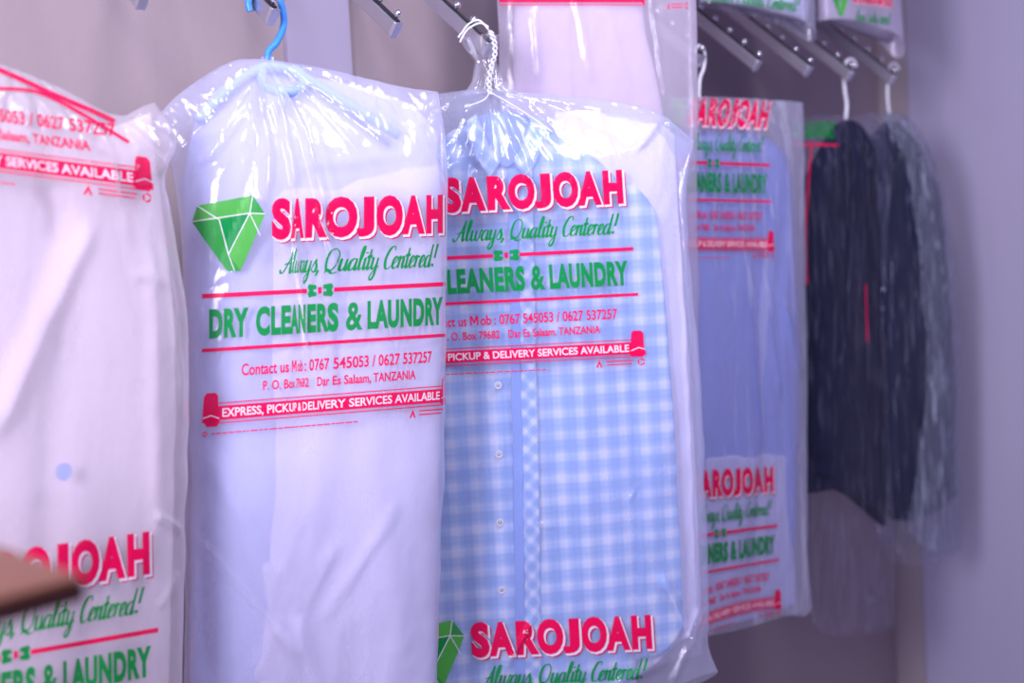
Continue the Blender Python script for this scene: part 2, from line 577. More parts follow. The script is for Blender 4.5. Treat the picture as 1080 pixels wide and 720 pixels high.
def brand(off, grow, dy=0):
    parts = []
    for ch, x0, x1 in BRAND:
        v, f = text_geo(ch, off)
        xs = [a for a, b in v]; ys = [b for a, b in v]
        rnd = .8 if ch in 'SO' else 0
        y0, y1 = -48 + rnd + grow, -84 - rnd - grow
        if ch == 'J':
            y0 += .6
        kx = (x1 - x0 + 2 * grow) / (max(xs) - min(xs)); ky = (y1 - y0) / (max(ys) - min(ys))
        parts.append(([(x0 - grow + (a - min(xs)) * kx, y0 + (b - min(ys)) * ky) for a, b in v], f))
    return merge(*parts)


def design():
    D = []   # (part name, layer, material, geometry)
    a = brand(.06, 0)
    big = brand(.075, .8)
    D.append(('brand_lettering', .4, SHADOWRED, shift(brand(.065, .3), 3.0, 3.2), 'offset shadow of the letters'))
    D.append(('brand_lettering', .8, WHITEINK, shift(big, 1.5, 1.6), 'white gap behind the letters'))
    D.append(('brand_lettering', 1.3, RED, a, 'bold pinkish red letters'))
    D.append(('slogan_lettering', .8, GREEN, script_geo('Always, Quality Centered!', 478, 656, -17, 21), None))
    for y, w in ((0, 4), (48, 3.2)):
        if y == 0:
            D.append(('red_rule', .7, RED, merge(rect(402, -2, 520, 2), rect(548, -2, 668, 2)), None))
        else:
            D.append(('red_rule', .7, RED, rect(402, y - w / 2, 670, y + w / 2), None))
    # bow tie
    D.append(('bow_tie_emblem', .9, GREEN, merge(
        poly((522, -6), (530, -5), (530.5, -1.5), (527, -1), (527, 1), (530.5, 1.5), (530, 5), (522, 6), (520.5, 3), (522, 0), (520.5, -3)),
        poly((546, -6), (538, -5), (537.5, -1.5), (541, -1), (541, 1), (537.5, 1.5), (538, 5), (546, 6), (547.5, 3), (546, 0), (547.5, -3))), None))
    D.append(('bow_tie_emblem', .9, RED, rect(532, -3, 536, 3), 'red knot of the bow tie'))
    D.append(('services_lettering', .9, GREEN, merge(fit_text('DRY', 409, 448, 38, 26, .055, 1.1), fit_text('CLEANERS', 455, 552, 38, 26, .055, 1.1), fit_text('&', 558, 573, 38, 26, .03), fit_text('LAUNDRY', 578, 661, 38, 26, .055, 1.1)), None))
    D.append(('contact_lettering', .8, RED, merge(fit_text('Contact us', 441, 488, 72.5, 10.5, .022), fit_text('ob : 0767 545053 / 0627 537257', 502.5, 647, 72.5, 10.5, .022),
        poly((491.5, 72.5), (491.5, 62), (493.8, 62), (496, 67), (498.2, 62), (500.5, 62), (500.5, 72.5), (498.7, 72.5), (498.7, 65.5), (496.6, 70), (495.4, 70), (493.3, 65.5), (493.3, 72.5))), None))
    D.append(('contact_lettering', .8, RED, merge(fit_text('P. O. Box 79682', 462, 522, 87, 8.4, .022), fit_text('Dar Es Salaam, TANZANIA', 531, 628, 87, 8.4, .022)), None))
    # ribbon banner with a rolled end on each side
    D.append(('ribbon_banner', .6, RED, merge(rect(416, 98, 661, 110.5), rect(416, 95, 661, 96), rect(410, 112.6, 668, 113.6),
        poly((404, 89), (407, 86), (415, 86), (418, 89), (418, 100), (420, 112), (402, 112)), poly((402, 110), (420, 110), (417, 116), (407, 116)),
        poly((660, 89), (662, 86), (670, 86), (673, 89), (673, 104), (675, 112), (658, 112)), poly((656, 110), (675, 108), (671, 114), (660, 113))), None))
    D.append(('ribbon_lettering', 1.1, WHITEINK, fit_text('EXPRESS, PICKUP & DELIVERY SERVICES AVAILABLE', 422, 657, 108, 7.6, .02), 'white letters on the red ribbon'))
    D.append(('ribbon_curl', 1.1, WHITEINK, poly((403, 107.5), (411, 105.5), (419, 108.5), (419, 109.5), (411, 106.5), (403, 108.5)), 'white curl line on the left ribbon end'))
    D.append(('ribbon_curl', 1.1, WHITEINK, poly((659, 106.5), (667, 103.5), (674, 105.5), (674, 106.5), (667, 104.5), (659, 107.5)), 'white curl line on the right ribbon end'))
    # small print line and recycling marks
    marks = []
    x = 411
    rr = random.Random(3)
    while x < 566:
        w = rr.uniform(2.5, 8); marks.append(rect(x, 121.6, min(568, x + w), 122.7)); x += w + 1.1
    marks.append(ring(405, 122, 1.4, 2.4, 8)); 
    D.append(('small_print', .7, RED, merge(*marks), None))
    D.append(('recycling_marks', .7, RED, merge(poly((621, 123), (625, 115), (628, 123), (626, 123), (625, 119), (623, 123)),
        ring(669, 119, 2.3, 3.9, 10, 10, 110), ring(669, 119, 2.3, 3.9, 10, 130, 230), ring(669, 119, 2.3, 3.9, 10, 250, 350),
        rect(632, 116.5, 661, 117.7), rect(632, 120, 659, 121.2)), None))
    # faceted diamond
    L_, TL, TR, R_, B_ = (391.5, -66), (397, -80), (452, -88), (464, -71), (440, -21)
    B2 = (427, -21); IC = (428, -36); ML = (419, -67); MR = (449, -72)
    D.append(('diamond_emblem', .6, LIGHTGREEN, merge(poly(L_, TL, ML), poly(TL, TR, MR, ML), poly(IC, MR, R_, B_)), None))
    D.append(('diamond_emblem', .6, MIDGREEN, merge(poly(TR, R_, MR), poly(L_, ML, IC, B_, B2)), 'darker facets of the diamond'))
    D.append(('diamond_emblem', .6, GREEN, merge(poly(ML, MR, IC)), 'dark centre facet of the diamond'))
    D.append(('diamond_emblem', 1.0, WHITEINK, merge(line(*L_, *MR, .9), line(*MR, *R_, .9), line(*TL, *ML, .9), line(*ML, *IC, 1), line(*TR, *MR, .9), line(*MR, *IC, 1), line(*MR, 459, -52, .8), line(*IC, 434, -21, .8)), 'pale facet lines'))
    return D


DESIGN = design()


def diced(geo, cx, cy):
    """cut the flat print into small cells so that it can follow the folds"""
    v, f = geo
    bm = bmesh.new()
    vs = [bm.verts.new((a, b, 0)) for a, b in v]
    for q in f:
        try: bm.faces.new([vs[i] for i in q])
        except ValueError: pass
    xs = [a for a, b in v]; ys = [b for a, b in v]
    x = math.floor(min(xs) / cx) * cx + cx
    while x < max(xs):
        bmesh.ops.bisect_plane(bm, geom=bm.verts[:] + bm.edges[:] + bm.faces[:], plane_co=(x, 0, 0), plane_no=(1, 0, 0)); x += cx
    y = math.floor(min(ys) / cy) * cy + cy
    while y < max(ys):
        bmesh.ops.bisect_plane(bm, geom=bm.verts[:] + bm.edges[:] + bm.faces[:], plane_co=(0, y, 0), plane_no=(0, 1, 0)); y += cy
    bm.verts.index_update()
    V = [(q.co.x, q.co.y) for q in bm.verts]; Fc = [tuple(a.index for a in q.verts) for q in bm.faces]
    bm.free()
    return V, Fc


DICED = [(n, l, mt, diced(g, 4, 4), lab) for n, l, mt, g, lab in DESIGN]


# ------------------------------------------------------------------ sheets (films and cloth) in a hanging plane
class Plane:
    def __init__(s, O, yaw):
        s.O = Vector(O); y = math.radians(yaw)
        s.e1 = Vector((math.cos(y), math.sin(y), 0)); s.n = Vector((math.sin(y), -math.cos(y), 0))
        s.e3 = Vector((0, 0, 1))

    def loc(s, px, py):
        r = ray(px, py); t = (s.O - CAM).dot(s.n) / r.dot(s.n)
        p = CAM + r * t - s.O
        return (p.dot(s.e1), p.z)

    def world(s, a, z, d):
        O, e1, n = s.O, s.e1, s.n
        return np.stack([O.x + a * e1.x + d * n.x, O.y + a * e1.y + d * n.y, O.z + z], -1)


def resample(pts, n):
    pts = np.array(pts, float)
    seg = np.hypot(*(pts[1:] - pts[:-1]).T); c = np.concatenate([[0], np.cumsum(seg)]); c /= c[-1]
    t = np.linspace(0, 1, n)
    return np.stack([np.interp(t, c, pts[:, 0]), np.interp(t, c, pts[:, 1])], -1)


def smooth_poly(pts, it=2):
    pts = [tuple(map(float, p)) for p in pts]
    for _ in range(it):
        o = [pts[0]]
        for i in range(len(pts) - 1):
            a, b = pts[i], pts[i + 1]
            if i > 0: o.append((a[0] * .75 + b[0] * .25, a[1] * .75 + b[1] * .25))
            if i < len(pts) - 2: o.append((a[0] * .25 + b[0] * .75, a[1] * .25 + b[1] * .75))
        o.append(pts[-1]); pts = o
    return pts


def coons(pl, top, bottom, left, right, nu, nv, jit=0, seed=0):
    """outline given as pixel polylines, returned as local (a, z) grid"""
    def cv(pts, n):
        return resample([pl.loc(*p) for p in smooth_poly(pts)], n)
    T, B, L, R = cv(top, nu), cv(bottom, nu), cv(left, nv), cv(right, nv)
    if jit:
        z = np.linspace(0, 1, nv)
        w = np.sin(np.pi * z)
        L[:, 0] += w * pn(z * 14, z * 0 + 3, seed) * jit; R[:, 0] += w * pn(z * 14, z * 0 + 8, seed) * jit
    u = np.linspace(0, 1, nu)[None, :, None]; v = np.linspace(0, 1, nv)[:, None, None]
    S = (1 - v) * T[None] + v * B[None] + (1 - u) * L[:, None] + u * R[:, None]
    S -= (1 - u) * (1 - v) * T[0] + u * (1 - v) * T[-1] + (1 - u) * v * B[0] + u * v * B[-1]
    return S[..., 0], S[..., 1]


def sheet_mesh(pl, A, Z, Df, Db, name, uv=False):
    nv, nu = A.shape
    Fw = pl.world(A, Z, Df).reshape(-1, 3)
    faces = []
    idx = np.arange(nv * nu).reshape(nv, nu)
    q = np.stack([idx[:-1, :-1], idx[1:, :-1], idx[1:, 1:], idx[:-1, 1:]], -1).reshape(-1, 4)
    verts = Fw
    if Db is not None:
        Bw = pl.world(A, Z, Db).reshape(-1, 3)
        o = nv * nu
        verts = np.concatenate([Fw, Bw])
        q2 = q[:, ::-1] + o
        def strip_(a):
            return np.stack([a[:-1], a[1:], a[1:] + o, a[:-1] + o], -1)
        q = np.concatenate([q, q2, strip_(idx[0, :]), strip_(idx[:, -1]), strip_(idx[::-1, 0])])
        if uv: q = np.concatenate([q, strip_(idx[-1, ::-1])])
    me = bpy.data.meshes.new(name)
    me.from_pydata(verts.tolist(), [], q.tolist())
    if uv:
        l = me.uv_layers.new(name='UVMap')
        aa = np.concatenate([A.ravel(), A.ravel()]) if Db is not None else A.ravel()
        zz = np.concatenate([Z.ravel(), Z.ravel()]) if Db is not None else Z.ravel()
        vi = np.zeros(len(me.loops), int); me.loops.foreach_get('vertex_index', vi)
        l.data.foreach_set('uv', np.stack([aa[vi], zz[vi]], -1).ravel())
    me.update()
    return me


def bulge(nu, nv, B, pw=2.4, topk=.12, bot=.5):
    u = np.linspace(-1, 1, nu)[None, :]; v = np.linspace(0, 1, nv)[:, None]
    side = np.sqrt(np.clip(1 - np.abs(u) ** pw, 0, 1))
    tp = np.sqrt(np.clip(v / topk, 0, 1)) if topk else np.ones_like(v)
    tp = np.where(v < topk, np.sin(np.clip(v / max(topk, 1e-6), 0, 1) * np.pi / 2), 1)
    bt = 1 - (1 - bot) * v ** 3
    return B * side * tp * bt, side


def creases(pl, A, Z, lst):
    D = np.zeros_like(A)
    for (x0, y0, x1, y1, w, h) in lst:
        a0, z0 = pl.loc(x0, y0); a1, z1 = pl.loc(x1, y1)
        L = math.hypot(a1 - a0, z1 - z0); tx, tz = (a1 - a0) / L, (z1 - z0) / L
        s = (A - a0) * tx + (Z - z0) * tz; d = -(A - a0) * tz + (Z - z0) * tx
        d = d + .006 * pn(s * 12, s * 0 + x0) 
        env = np.clip(np.minimum(s, L - s) / (.2 * L) + .2, 0, 1); env = env * env * (3 - 2 * env)
        D += h * env * np.exp(-(d / w) ** 2)
    return D


def local_tree(A, Z, D):
    """height field lookup for d at (a, z)"""
    nv, nu = A.shape
    idx = np.arange(nv * nu).reshape(nv, nu)
    q = np.stack([idx[:-1, :-1], idx[1:, :-1], idx[1:, 1:], idx[:-1, 1:]], -1).reshape(-1, 4)
    V = np.stack([A, Z, D], -1).reshape(-1, 3)
    return BVHTree.FromPolygons(V.tolist(), q.tolist())


def limit(tree, A, Z, D, gap, default=.0):
    out = D.copy()
    f = out.ravel()
    aa = A.ravel(); zz = Z.ravel()
    for i in range(len(f)):
        h = tree.ray_cast(Vector((aa[i], zz[i], 1)), Vector((0, 0, -1)))
        lim = (h[0].z - gap) if h[0] is not None else default
        if f[i] > lim: f[i] = lim
    return f.reshape(D.shape)


class Bag:
    def __init__(s, O, yaw, label, group=None):
        s.pl = Plane(O, yaw)
        s.root = empty('garment_bag', s.pl.O, label, 'garment bag', 'printed plastic garment bags on the rack')

    def film(s, top, bottom, left, right, mat, B=.05, Bb=.03, nu=150, nv=240, seed=0, rad=(0, 0), crs=(), crink=1.0, vert=.006,
             fan=.004, topk=.12, bot=.6, pw=2.4, nfan=13, jit=.006, fanlen=.45):
        pl = s.pl
        A, Z = coons(pl, top, bottom, left, right, nu, nv, jit, seed)
        Bf, side = bulge(nu, nv, B, pw, topk, bot)
        hx, hz = pl.loc(*rad)
        th = np.arctan2(A - hx, hz - Z + 1e-4); rr = np.hypot(A - hx, Z - hz)
        D = Bf
        D = D + side * vert * 2.2 * pn(A * 9 + 1.5 * pn(A * 3, Z * 2.5, seed + 3), Z * 1.3, seed + 1)
        en = np.clip(rr / .08, 0, 1) * np.exp(-(rr / fanlen) ** 2)
        fl = np.abs(np.sin(th * nfan + 2.2 * pn(th * 3, rr * 2, seed + 5)))
        D = D + side * fan * en * (fl ** .6)
        vv = np.linspace(0, 1, nv)[:, None]; uu = np.linspace(-1, 1, nu)[None, :]
        cwt = .45 + 1.5 * np.exp(-(vv / .12) ** 2) + .9 * np.abs(uu) ** 5
        D = D + side * cwt * crink * (.0022 * ridge(A * 16, Z * 9, seed + 2) + .0012 * ridge(A * 38 + 2 * pn(A * 9, Z * 9, seed), Z * 24, seed + 4)
                                + .0006 * pn(A * 90, Z * 70, seed + 6))
        D = D + creases(pl, A, Z, crs) * np.clip(side * 2, 0, 1)
        back, _ = bulge(nu, nv, Bb, pw, topk, bot)
        Db = -back - side * .003 * ridge(A * 14, Z * 8, seed + 9)
        s.A, s.Z, s.D = A, Z, D
        s.tree = local_tree(A, Z, D)
        me = sheet_mesh(pl, A, Z, D, Db, 'film')
        s.filmobj = link('plastic_film', me, mat, s.root)
        W = pl.world(A, Z, D).reshape(-1, 3)
        idx = np.arange(nv * nu).reshape(nv, nu)
        q = np.stack([idx[:-1, :-1], idx[1:, :-1], idx[1:, 1:], idx[:-1, 1:]], -1).reshape(-1, 4)
        s.wtree = BVHTree.FromPolygons(W.tolist(), q.tolist())
        return s

    def print(s, mapping, names=None, skip=(), clip=None, lift=.0014):
        for (n, lay, mt, (V, Fc), lab) in DICED:
            if n in skip or (names and n not in names): continue
            out = []; ok = []
            for (X, Y) in V:
                px, py = mapping(X, Y)
                good = (-60 < px < 1140 and -60 < py < 780)
                h = None
                if good:
                    r = ray(px, py).normalized()
                    h = s.wtree.ray_cast(CAM, r)
                if h is None or h[0] is None:
                    out.append((0, 0, 0)); ok.append(False); continue
                nn = h[1]
                if nn.dot(r) > 0: nn = -nn
                out.append(h[0] - r * (lift * lay)); ok.append(True)
            fc = [f for f in Fc if all(ok[i] for i in f)]
            if not fc: continue
            used = sorted({i for f in fc for i in f}); mp = {j: i for i, j in enumerate(used)}
            me = mesh_from([out[i] for i in used], [tuple(mp[i] for i in f) for f in fc])
            o = link(n, me, mt, s.root, False)
            if lab: o['label'] = lab

    def garment(s, name, label, cat, outline, mat, B=.035, Bb=.02, nu=110, nv=170, seed=0, folds=.008, crs=(), gap=.007, fx=8, pw=2.6,
                topk=.06, bot=1.0, group=None, root=None, part=None, extra=0, plabel=None, back=True, crink=1):
        pl = s.pl
        A, Z = coons(pl, *outline, nu, nv, .004, seed)
        Bf, side = bulge(nu, nv, B, pw, topk, bot)
        D = Bf + side * (folds * 2 * pn(A * fx + pn(A * 3, Z * 2, seed + 1), Z * 1.5, seed + 2) + folds * .2 * pn(A * 20, Z * 7, seed + 3) * crink)
        D = D + creases(pl, A, Z, crs) * np.clip(side * 2, 0, 1) + extra
        D = limit(s.tree, A, Z, D, gap, 0)
        Db = np.minimum(-bulge(nu, nv, Bb, pw, topk, bot)[0], D - .002) if back else D - .003
        me = sheet_mesh(pl, A, Z, D, Db, name, True)
        if root is None:
            root = empty(name, pl.O + Vector((0, 0, 0)), label, cat, group)
        o = link(part or 'body', me, mat, root)
        if plabel: o['label'] = plabel
        return root, A, Z, D


def stretch(pts):
    xs = [p[0] for p in pts]; ys = [p[1] for p in pts]
    return lambda x: float(np.interp(x, xs, ys))


def interp_map(xa, base, yscale, slope, shear=0, crease=None, yoff=0, sl2=0, ref=535):
    """xa: list of (X, px); row line y = base + yscale*Y + (slope + sl2*Y)*(px-pxref)"""
    xs = [a for a, b in xa]; ps = [b for a, b in xa]
    p0 = float(np.interp(ref, xs, ps))
    def f(X, Y):
        Y = Y + yoff
        if X < xs[0]: px = ps[0] + (X - xs[0]) * (ps[1] - ps[0]) / (xs[1] - xs[0])
        elif X > xs[-1]: px = ps[-1] + (X - xs[-1]) * (ps[-1] - ps[-2]) / (xs[-1] - xs[-2])
        else: px = float(np.interp(X, xs, ps))
        py = base + yscale * Y + (slope + sl2 * Y) * (px - p0)
        return px + shear * Y, py
    return f


# ------------------------------------------------------------------ film and cloth materials
FILM_A = film_mat('polythene_milky_warm', .30, (.90, .84, .90), .8, .16)
FILM_B = film_mat('polythene_milky', .30, (.80, .82, 1.0), 1.0, .12)
FILM_C = film_mat('polythene_clear', .26, (.72, .77, 1.0), 1.0, .10, edge=.25)
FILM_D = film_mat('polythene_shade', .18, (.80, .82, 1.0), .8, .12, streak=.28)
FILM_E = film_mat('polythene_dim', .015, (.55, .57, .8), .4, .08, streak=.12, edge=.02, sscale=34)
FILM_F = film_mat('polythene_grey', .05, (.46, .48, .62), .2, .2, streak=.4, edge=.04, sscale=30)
FILM_U = film_mat('polythene_gown', .35, (.80, .74, .88), .6, .18)
CREAM = simple('cream_cloth', (.76, .67, .72), .85, 0, .03, 3, .05, 120)
WHITE = simple('white_cloth', (.74, .70, .88), .85, 0, .02, 3, .15, 120)
GOWN = simple('pale_gown_cloth', (.64, .54, .66), .85, 0, .05, 3, .15, 120)
LAV = simple('lavender_blue_cloth', (.22, .28, .68), .85, 0, .06, 3, .15, 120)
NAVY = simple('navy_cloth', (.006, .008, .030), .8, 0, .2, 6, .2, 120, spec=.1)
NAVY2 = simple('dark_navy_cloth', (.010, .014, .045), .8, 0, .2, 6, .2, 120, spec=.1)
PALEW = simple('pale_lavender_white_cloth', (.60, .61, .86), .85, 0, .02, 3, .05, 120)
PLAID = plaid_mat('blue_plaid'); PLAIDD = plaid_mat('blue_plaid_bias', True)
BLUETRIM = simple('blue_facing', (.22, .36, .75), .8)
BTN = simple('button_pearl', (.92, .90, .88), .3)
PALEDOT = simple('pale_blue_badge', (.42, .55, .88), .7)


def hanger(name, label, hookpts, plane, shoulders, mat, r=.0045, group='hangers on the arms', bag=None, cross=None, barmat=None):
    """hookpts: px points of the hook; shoulders: two px polylines of the arms"""
    def W(p, d=0):
        a, z = plane.loc(*p)
        if d and bag:
            h = bag.tree.ray_cast(Vector((a, z, 1)), Vector((0, 0, -1)))
            d = max(0, min(.07, (h[0].z if h[0] else 0) - .014))
        w = plane.world(np.array(a), np.array(z), np.array(d)); return Vector(w)
    root = empty(name, plane.O, label, 'hanger', group)
    hp = catmull([W(p) for p in hookpts], 10)
    link('hook', mesh_from(*tube(hp, r, 14)), mat, root)
    for i, sh in enumerate(shoulders):
        link('shoulder_bar', mesh_from(*tube(catmull([W(p, 1) for p in sh], 8), r * 1.5, 12)), barmat or mat, root)
    if cross:
        link('lower_bar', mesh_from(*tube(catmull([W(p) for p in cross], 8), r * .9, 12)), mat, root)
    return root


# ================================================================== BAG 2 (white garment, blue hanger)
b2 = Bag(P(283, 60, 2.6), 25, 'white garment bag on the blue hanger with full diamond emblem beside the red brand lettering')
b2.film(top=[(160, 130), (185, 100), (240, 64), (270, 62), (300, 66), (345, 73), (420, 92), (462, 97)],
        bottom=[(193, 790), (260, 792), (340, 795), (400, 794), (458, 790)],
        left=[(160, 130), (180, 165), (188, 215), (195, 300), (193, 420), (196, 600), (193, 790)],
        right=[(462, 97), (471, 150), (470, 250), (468, 350), (469, 450), (464, 560), (461, 680), (458, 790)],
        mat=FILM_B, B=.085, Bb=.03, seed=1, rad=(280, 55), fan=.008, nfan=11, pw=3.0, topk=.16, vert=.005,
        crs=[(262, 85, 268, 215, .008, .020), (285, 80, 330, 230, .006, .022), (278, 75, 296, 210, .006, .018), (300, 120, 340, 300, .005, .012),
             (218, 150, 262, 85, .010, .012), (205, 175, 250, 120, .008, .010), (196, 555, 310, 690, .008, .008), (200, 300, 205, 480, .008, .006),
             (300, 640, 345, 780, .012, .008), (290, 205, 312, 390, .005, .007), (440, 130, 466, 200, .008, -.01)])
m2x = [(391, 202), (402, 213), (470, 286), (490, 307), (503, 314), (517, 321), (543, 346), (567, 376), (588, 398), (614, 425), (638, 448), (662, 468), (675, 478)]
map2 = interp_map(m2x, 306, 1.16, -.050, 0, sl2=-.00028)
b2.print(map2)
OUT2 = ([(192, 195), (203, 125), (240, 82), (284, 74), (345, 84), (430, 104), (462, 140)],
        [(200, 775), (330, 778), (455, 775)],
        [(192, 195), (202, 400), (200, 775)],
        [(462, 140), (465, 400), (455, 775)])
g2, A, Z, D = b2.garment('white_garment', 'plain white garment filling the bag on the blue hanger', 'garment', OUT2, PALEW, B=.055, seed=3, folds=.014, topk=.3,
    crs=[(215, 470, 310, 690, .02, .012), (350, 560, 250, 720, .015, .01), (410, 520, 330, 650, .012, .008), (205, 520, 215, 720, .015, -.012), (300, 180, 440, 160, .01, .006)])
b2.garment('', '', '', ([(262, 196), (300, 180), (360, 172), (430, 166), (463, 172)], [(225, 776), (330, 780), (456, 777)], [(262, 196), (240, 350), (225, 776)],
    [(463, 172), (466, 350), (456, 777)]), WHITE, B=.064, seed=5, root=g2, part='front_panel', folds=.013, gap=.004, nu=90, nv=150,
    crs=[(215, 470, 310, 690, .02, .012), (350, 560, 250, 720, .015, .01), (410, 520, 330, 650, .012, .008), (300, 220, 290, 420, .02, .01), (345, 230, 350, 420, .012, -.01)])
hp2 = Plane(P(283, 60, 2.6), 25)
hanger('plastic_hanger', 'bright blue plastic hanger with curved hook at the top', [(264, 12), (262, 2), (268, -10), (281, -14), (292, -6), (298, 10), (299, 27), (292, 44), (283, 55), (282, 72)],
       hp2, [[(282, 70), (262, 78), (235, 98), (205, 128)], [(282, 70), (312, 78), (360, 112), (412, 145)], [(276, 72), (274, 92), (290, 101), (312, 96), (318, 80), (306, 72)]], BLUEPL, .0062, bag=b2, barmat=simple('blue_plastic_veiled', (.38, .52, .98), .5, 0, .03))

# ================================================================== BAG 3 (plaid shirt)
b3 = Bag(P(515, 97, 3.0), 8, 'garment bag tied with white cord over the pale blue plaid shirt')
b3.film(top=[(372, 165), (400, 130), (440, 102), (480, 97), (510, 93), (545, 97), (600, 101), (660, 108), (700, 120), (732, 148)],
        bottom=[(385, 795), (470, 800), (560, 792), (650, 765), (700, 742), (720, 722), (757, 708)],
        left=[(372, 165), (372, 300), (378, 500), (385, 795)],
        right=[(732, 148), (723, 200), (727, 260), (733, 330), (741, 400), (743, 500), (747, 600), (748, 650), (745, 680), (757, 708)],
        mat=FILM_C, B=.075, Bb=.03, seed=2, rad=(513, 75), fan=.007, nfan=12, pw=2.8, vert=.005, topk=.13,
        crs=[(515, 100, 580, 142, .004, .012), (512, 100, 500, 180, .006, .010), (520, 100, 560, 200, .007, .010), (525, 97, 640, 118, .005, .008),
             (655, 168, 700, 125, .008, .012), (648, 162, 676, 150, .006, .010), (700, 128, 728, 147, .005, .010), (690, 600, 735, 690, .010, .014), (700, 720, 740, 640, .008, .012),
             (560, 545, 580, 548, .004, .01), (655, 525, 665, 505, .003, .008), (715, 200, 735, 640, .006, .008), (640, 715, 700, 690, .01, .01), (520, 715, 560, 640, .006, .006)])
map3 = interp_map([(391, 391), (673, 673)], 269, 1.0, -.050, .062)
b3.print(map3)
map3b = interp_map([(391, 393), (673, 675)], 269, 1.0, -.048, .060, yoff=469)
b3.print(map3b)
OUTW = ([(585, 118), (620, 116), (665, 118), (695, 126), (714, 142)], [(560, 748), (640, 730), (690, 700), (738, 657)], [(585, 118), (575, 400), (560, 748)],
        [(714, 142), (713, 200), (724, 330), (734, 480), (742, 630), (738, 657)])
b3.garment('white_garment', 'white garment folded behind the plaid shirt, its edge showing on the right', 'garment', OUTW, WHITE, B=.03, seed=17,
    folds=.005, gap=.034, topk=.08)
# bottom gathers
OUT3 = ([(440, 205), (458, 150), (492, 128), (528, 134), (562, 128), (620, 150), (665, 190)],
        [(420, 760), (530, 765), (668, 752)],
        [(440, 205), (425, 400), (420, 760)],
        [(665, 190), (676, 400), (680, 620), (668, 752)])
sh, A, Z, D = b3.garment('plaid_shirt', 'pale blue and white plaid shirt with pearl buttons inside the cord-tied bag', 'shirt', OUT3, PLAID, B=.055, seed=7, folds=.006, pw=8,
    crs=[(520, 180, 530, 700, .004, .004), (470, 300, 480, 700, .02, .008), (600, 250, 620, 700, .02, .006)])
b3.garment('', '', '', ([(640, 172), (668, 183), (690, 215)], [(664, 690), (700, 686), (718, 655)], [(640, 172), (660, 400), (664, 690)], [(690, 215), (706, 400), (718, 655)]),
    PLAID, B=.052, seed=8, root=sh, part='sleeve', folds=.003, pw=8, nu=50, nv=90, gap=.006)
b3.garment('', '', '', ([(541, 180), (556, 178)], [(551, 745), (568, 744)], [(541, 180), (545, 400), (551, 745)], [(556, 178), (561, 400), (568, 744)]),
    PLAIDD, B=.0, seed=9, root=sh, part='placket', folds=0, nu=10, nv=90, gap=.0045, extra=.066, back=False, plabel='bias-cut plaid placket edge')
b3.garment('', '', '', ([(531, 180), (541, 180)], [(541, 745), (551, 745)], [(531, 180), (535, 400), (541, 745)], [(541, 180), (545, 400), (551, 745)]),
    BLUETRIM, B=.0, seed=9, root=sh, part='placket', folds=0, nu=8, nv=90, gap=.005, extra=.065, back=False, plabel='plain blue placket facing')
# collar leaves
for tp, bt, lf, rt in (
        ([(489, 130), (500, 122)], [(512, 190), (523, 172)], [(489, 130), (492, 160), (512, 190)], [(500, 122), (508, 150), (523, 172)]),
        ([(557, 122), (572, 130)], [(536, 172), (549, 190)], [(557, 122), (550, 150), (536, 172)], [(572, 130), (566, 162), (549, 190)])):
    b3.garment('', '', '', (tp, bt, lf, rt), PLAIDD, B=.0, seed=4, root=sh, part='collar', folds=0, nu=14, nv=30, gap=.004, extra=.07, back=False)
dark = simple('collar_inside', (.20, .30, .62), .85)
b3.garment('', '', '', ([(498, 126), (528, 117), (560, 126)], [(522, 174), (530, 180), (538, 174)], [(498, 126), (510, 152), (522, 174)], [(560, 126), (550, 152), (538, 174)]),
    dark, B=.0, seed=4, root=sh, part='neck_lining', folds=0, nu=20, nv=24, gap=.0075, extra=.06, back=False)
def button(bag, px, py, root, r=.0078, mat=BTN):
    a, z = bag.pl.loc(px, py)
    h = bag.tree.ray_cast(Vector((a, z, 1)), Vector((0, 0, -1)))
    d = min(.066, (h[0].z if h[0] else .05) - .0035)
    c = Vector(bag.pl.world(np.array(a), np.array(z), np.array(d)))
    n = bag.pl.n; e1 = bag.pl.e1; e3 = Vector((0, 0, 1))
    V, Fc = [], []
    prof = [(0, .0012), (.55, .0010), (.75, .0022), (.95, .0020), (1, .0008), (.95, -.001)]
    S = 20
    for q, hh in prof[1:]:
        for i in range(S):
            t = 2 * math.pi * i / S
            V.append(c + (e1 * math.cos(t) + e3 * math.sin(t)) * r * q + n * hh)
    for j in range(len(prof) - 2):
        for i in range(S): Fc.append((j * S + i, j * S + (i + 1) % S, (j + 1) * S + (i + 1) % S, (j + 1) * S + i))
    Fc.append(tuple(range(S)))
    link('button', mesh_from(V, Fc), mat, root)
for (x, y) in ((521, 403), (522, 474), (523.5, 545), (525, 615)):
    button(b3, x, y, sh)

# gathered neck of film + twisted white cord
def neck(bag, path, radii, mat, seed=0, lobes=7):
    V, Fc = [], []
    pl = bag.pl
    pts = catmull([Vector(pl.world(*[np.array(q) for q in (*pl.loc(*p), 0)])) for p in path], 8)
    n = len(pts); S = 56
    for i, p in enumerate(pts):
        t = i / (n - 1)
        rr = float(np.interp(t, np.linspace(0, 1, len(radii)), radii))
        for k in range(S):
            a = 2 * math.pi * k / S
            r = rr * (1 + .28 * math.sin(a * lobes + 3 * t + seed) + .12 * math.sin(a * lobes * 2.3 + 5 * t))
            V.append(p + pl.e1 * (math.cos(a) * r) + pl.n * (math.sin(a) * r * .6))
    for i in range(n - 1):
        for k in range(S): Fc.append((i * S + k, i * S + (k + 1) % S, (i + 1) * S + (k + 1) % S, (i + 1) * S + k))
    link('gathered_neck', mesh_from(V, Fc), mat, bag.root)
neck(b3, [(514, 100), (514, 85), (512, 65), (508, 50), (506, 38)], [.045, .026, .016, .026, .034], film_mat('polythene_neck', .12, (.9, .9, 1), 1.2, .1), 1)
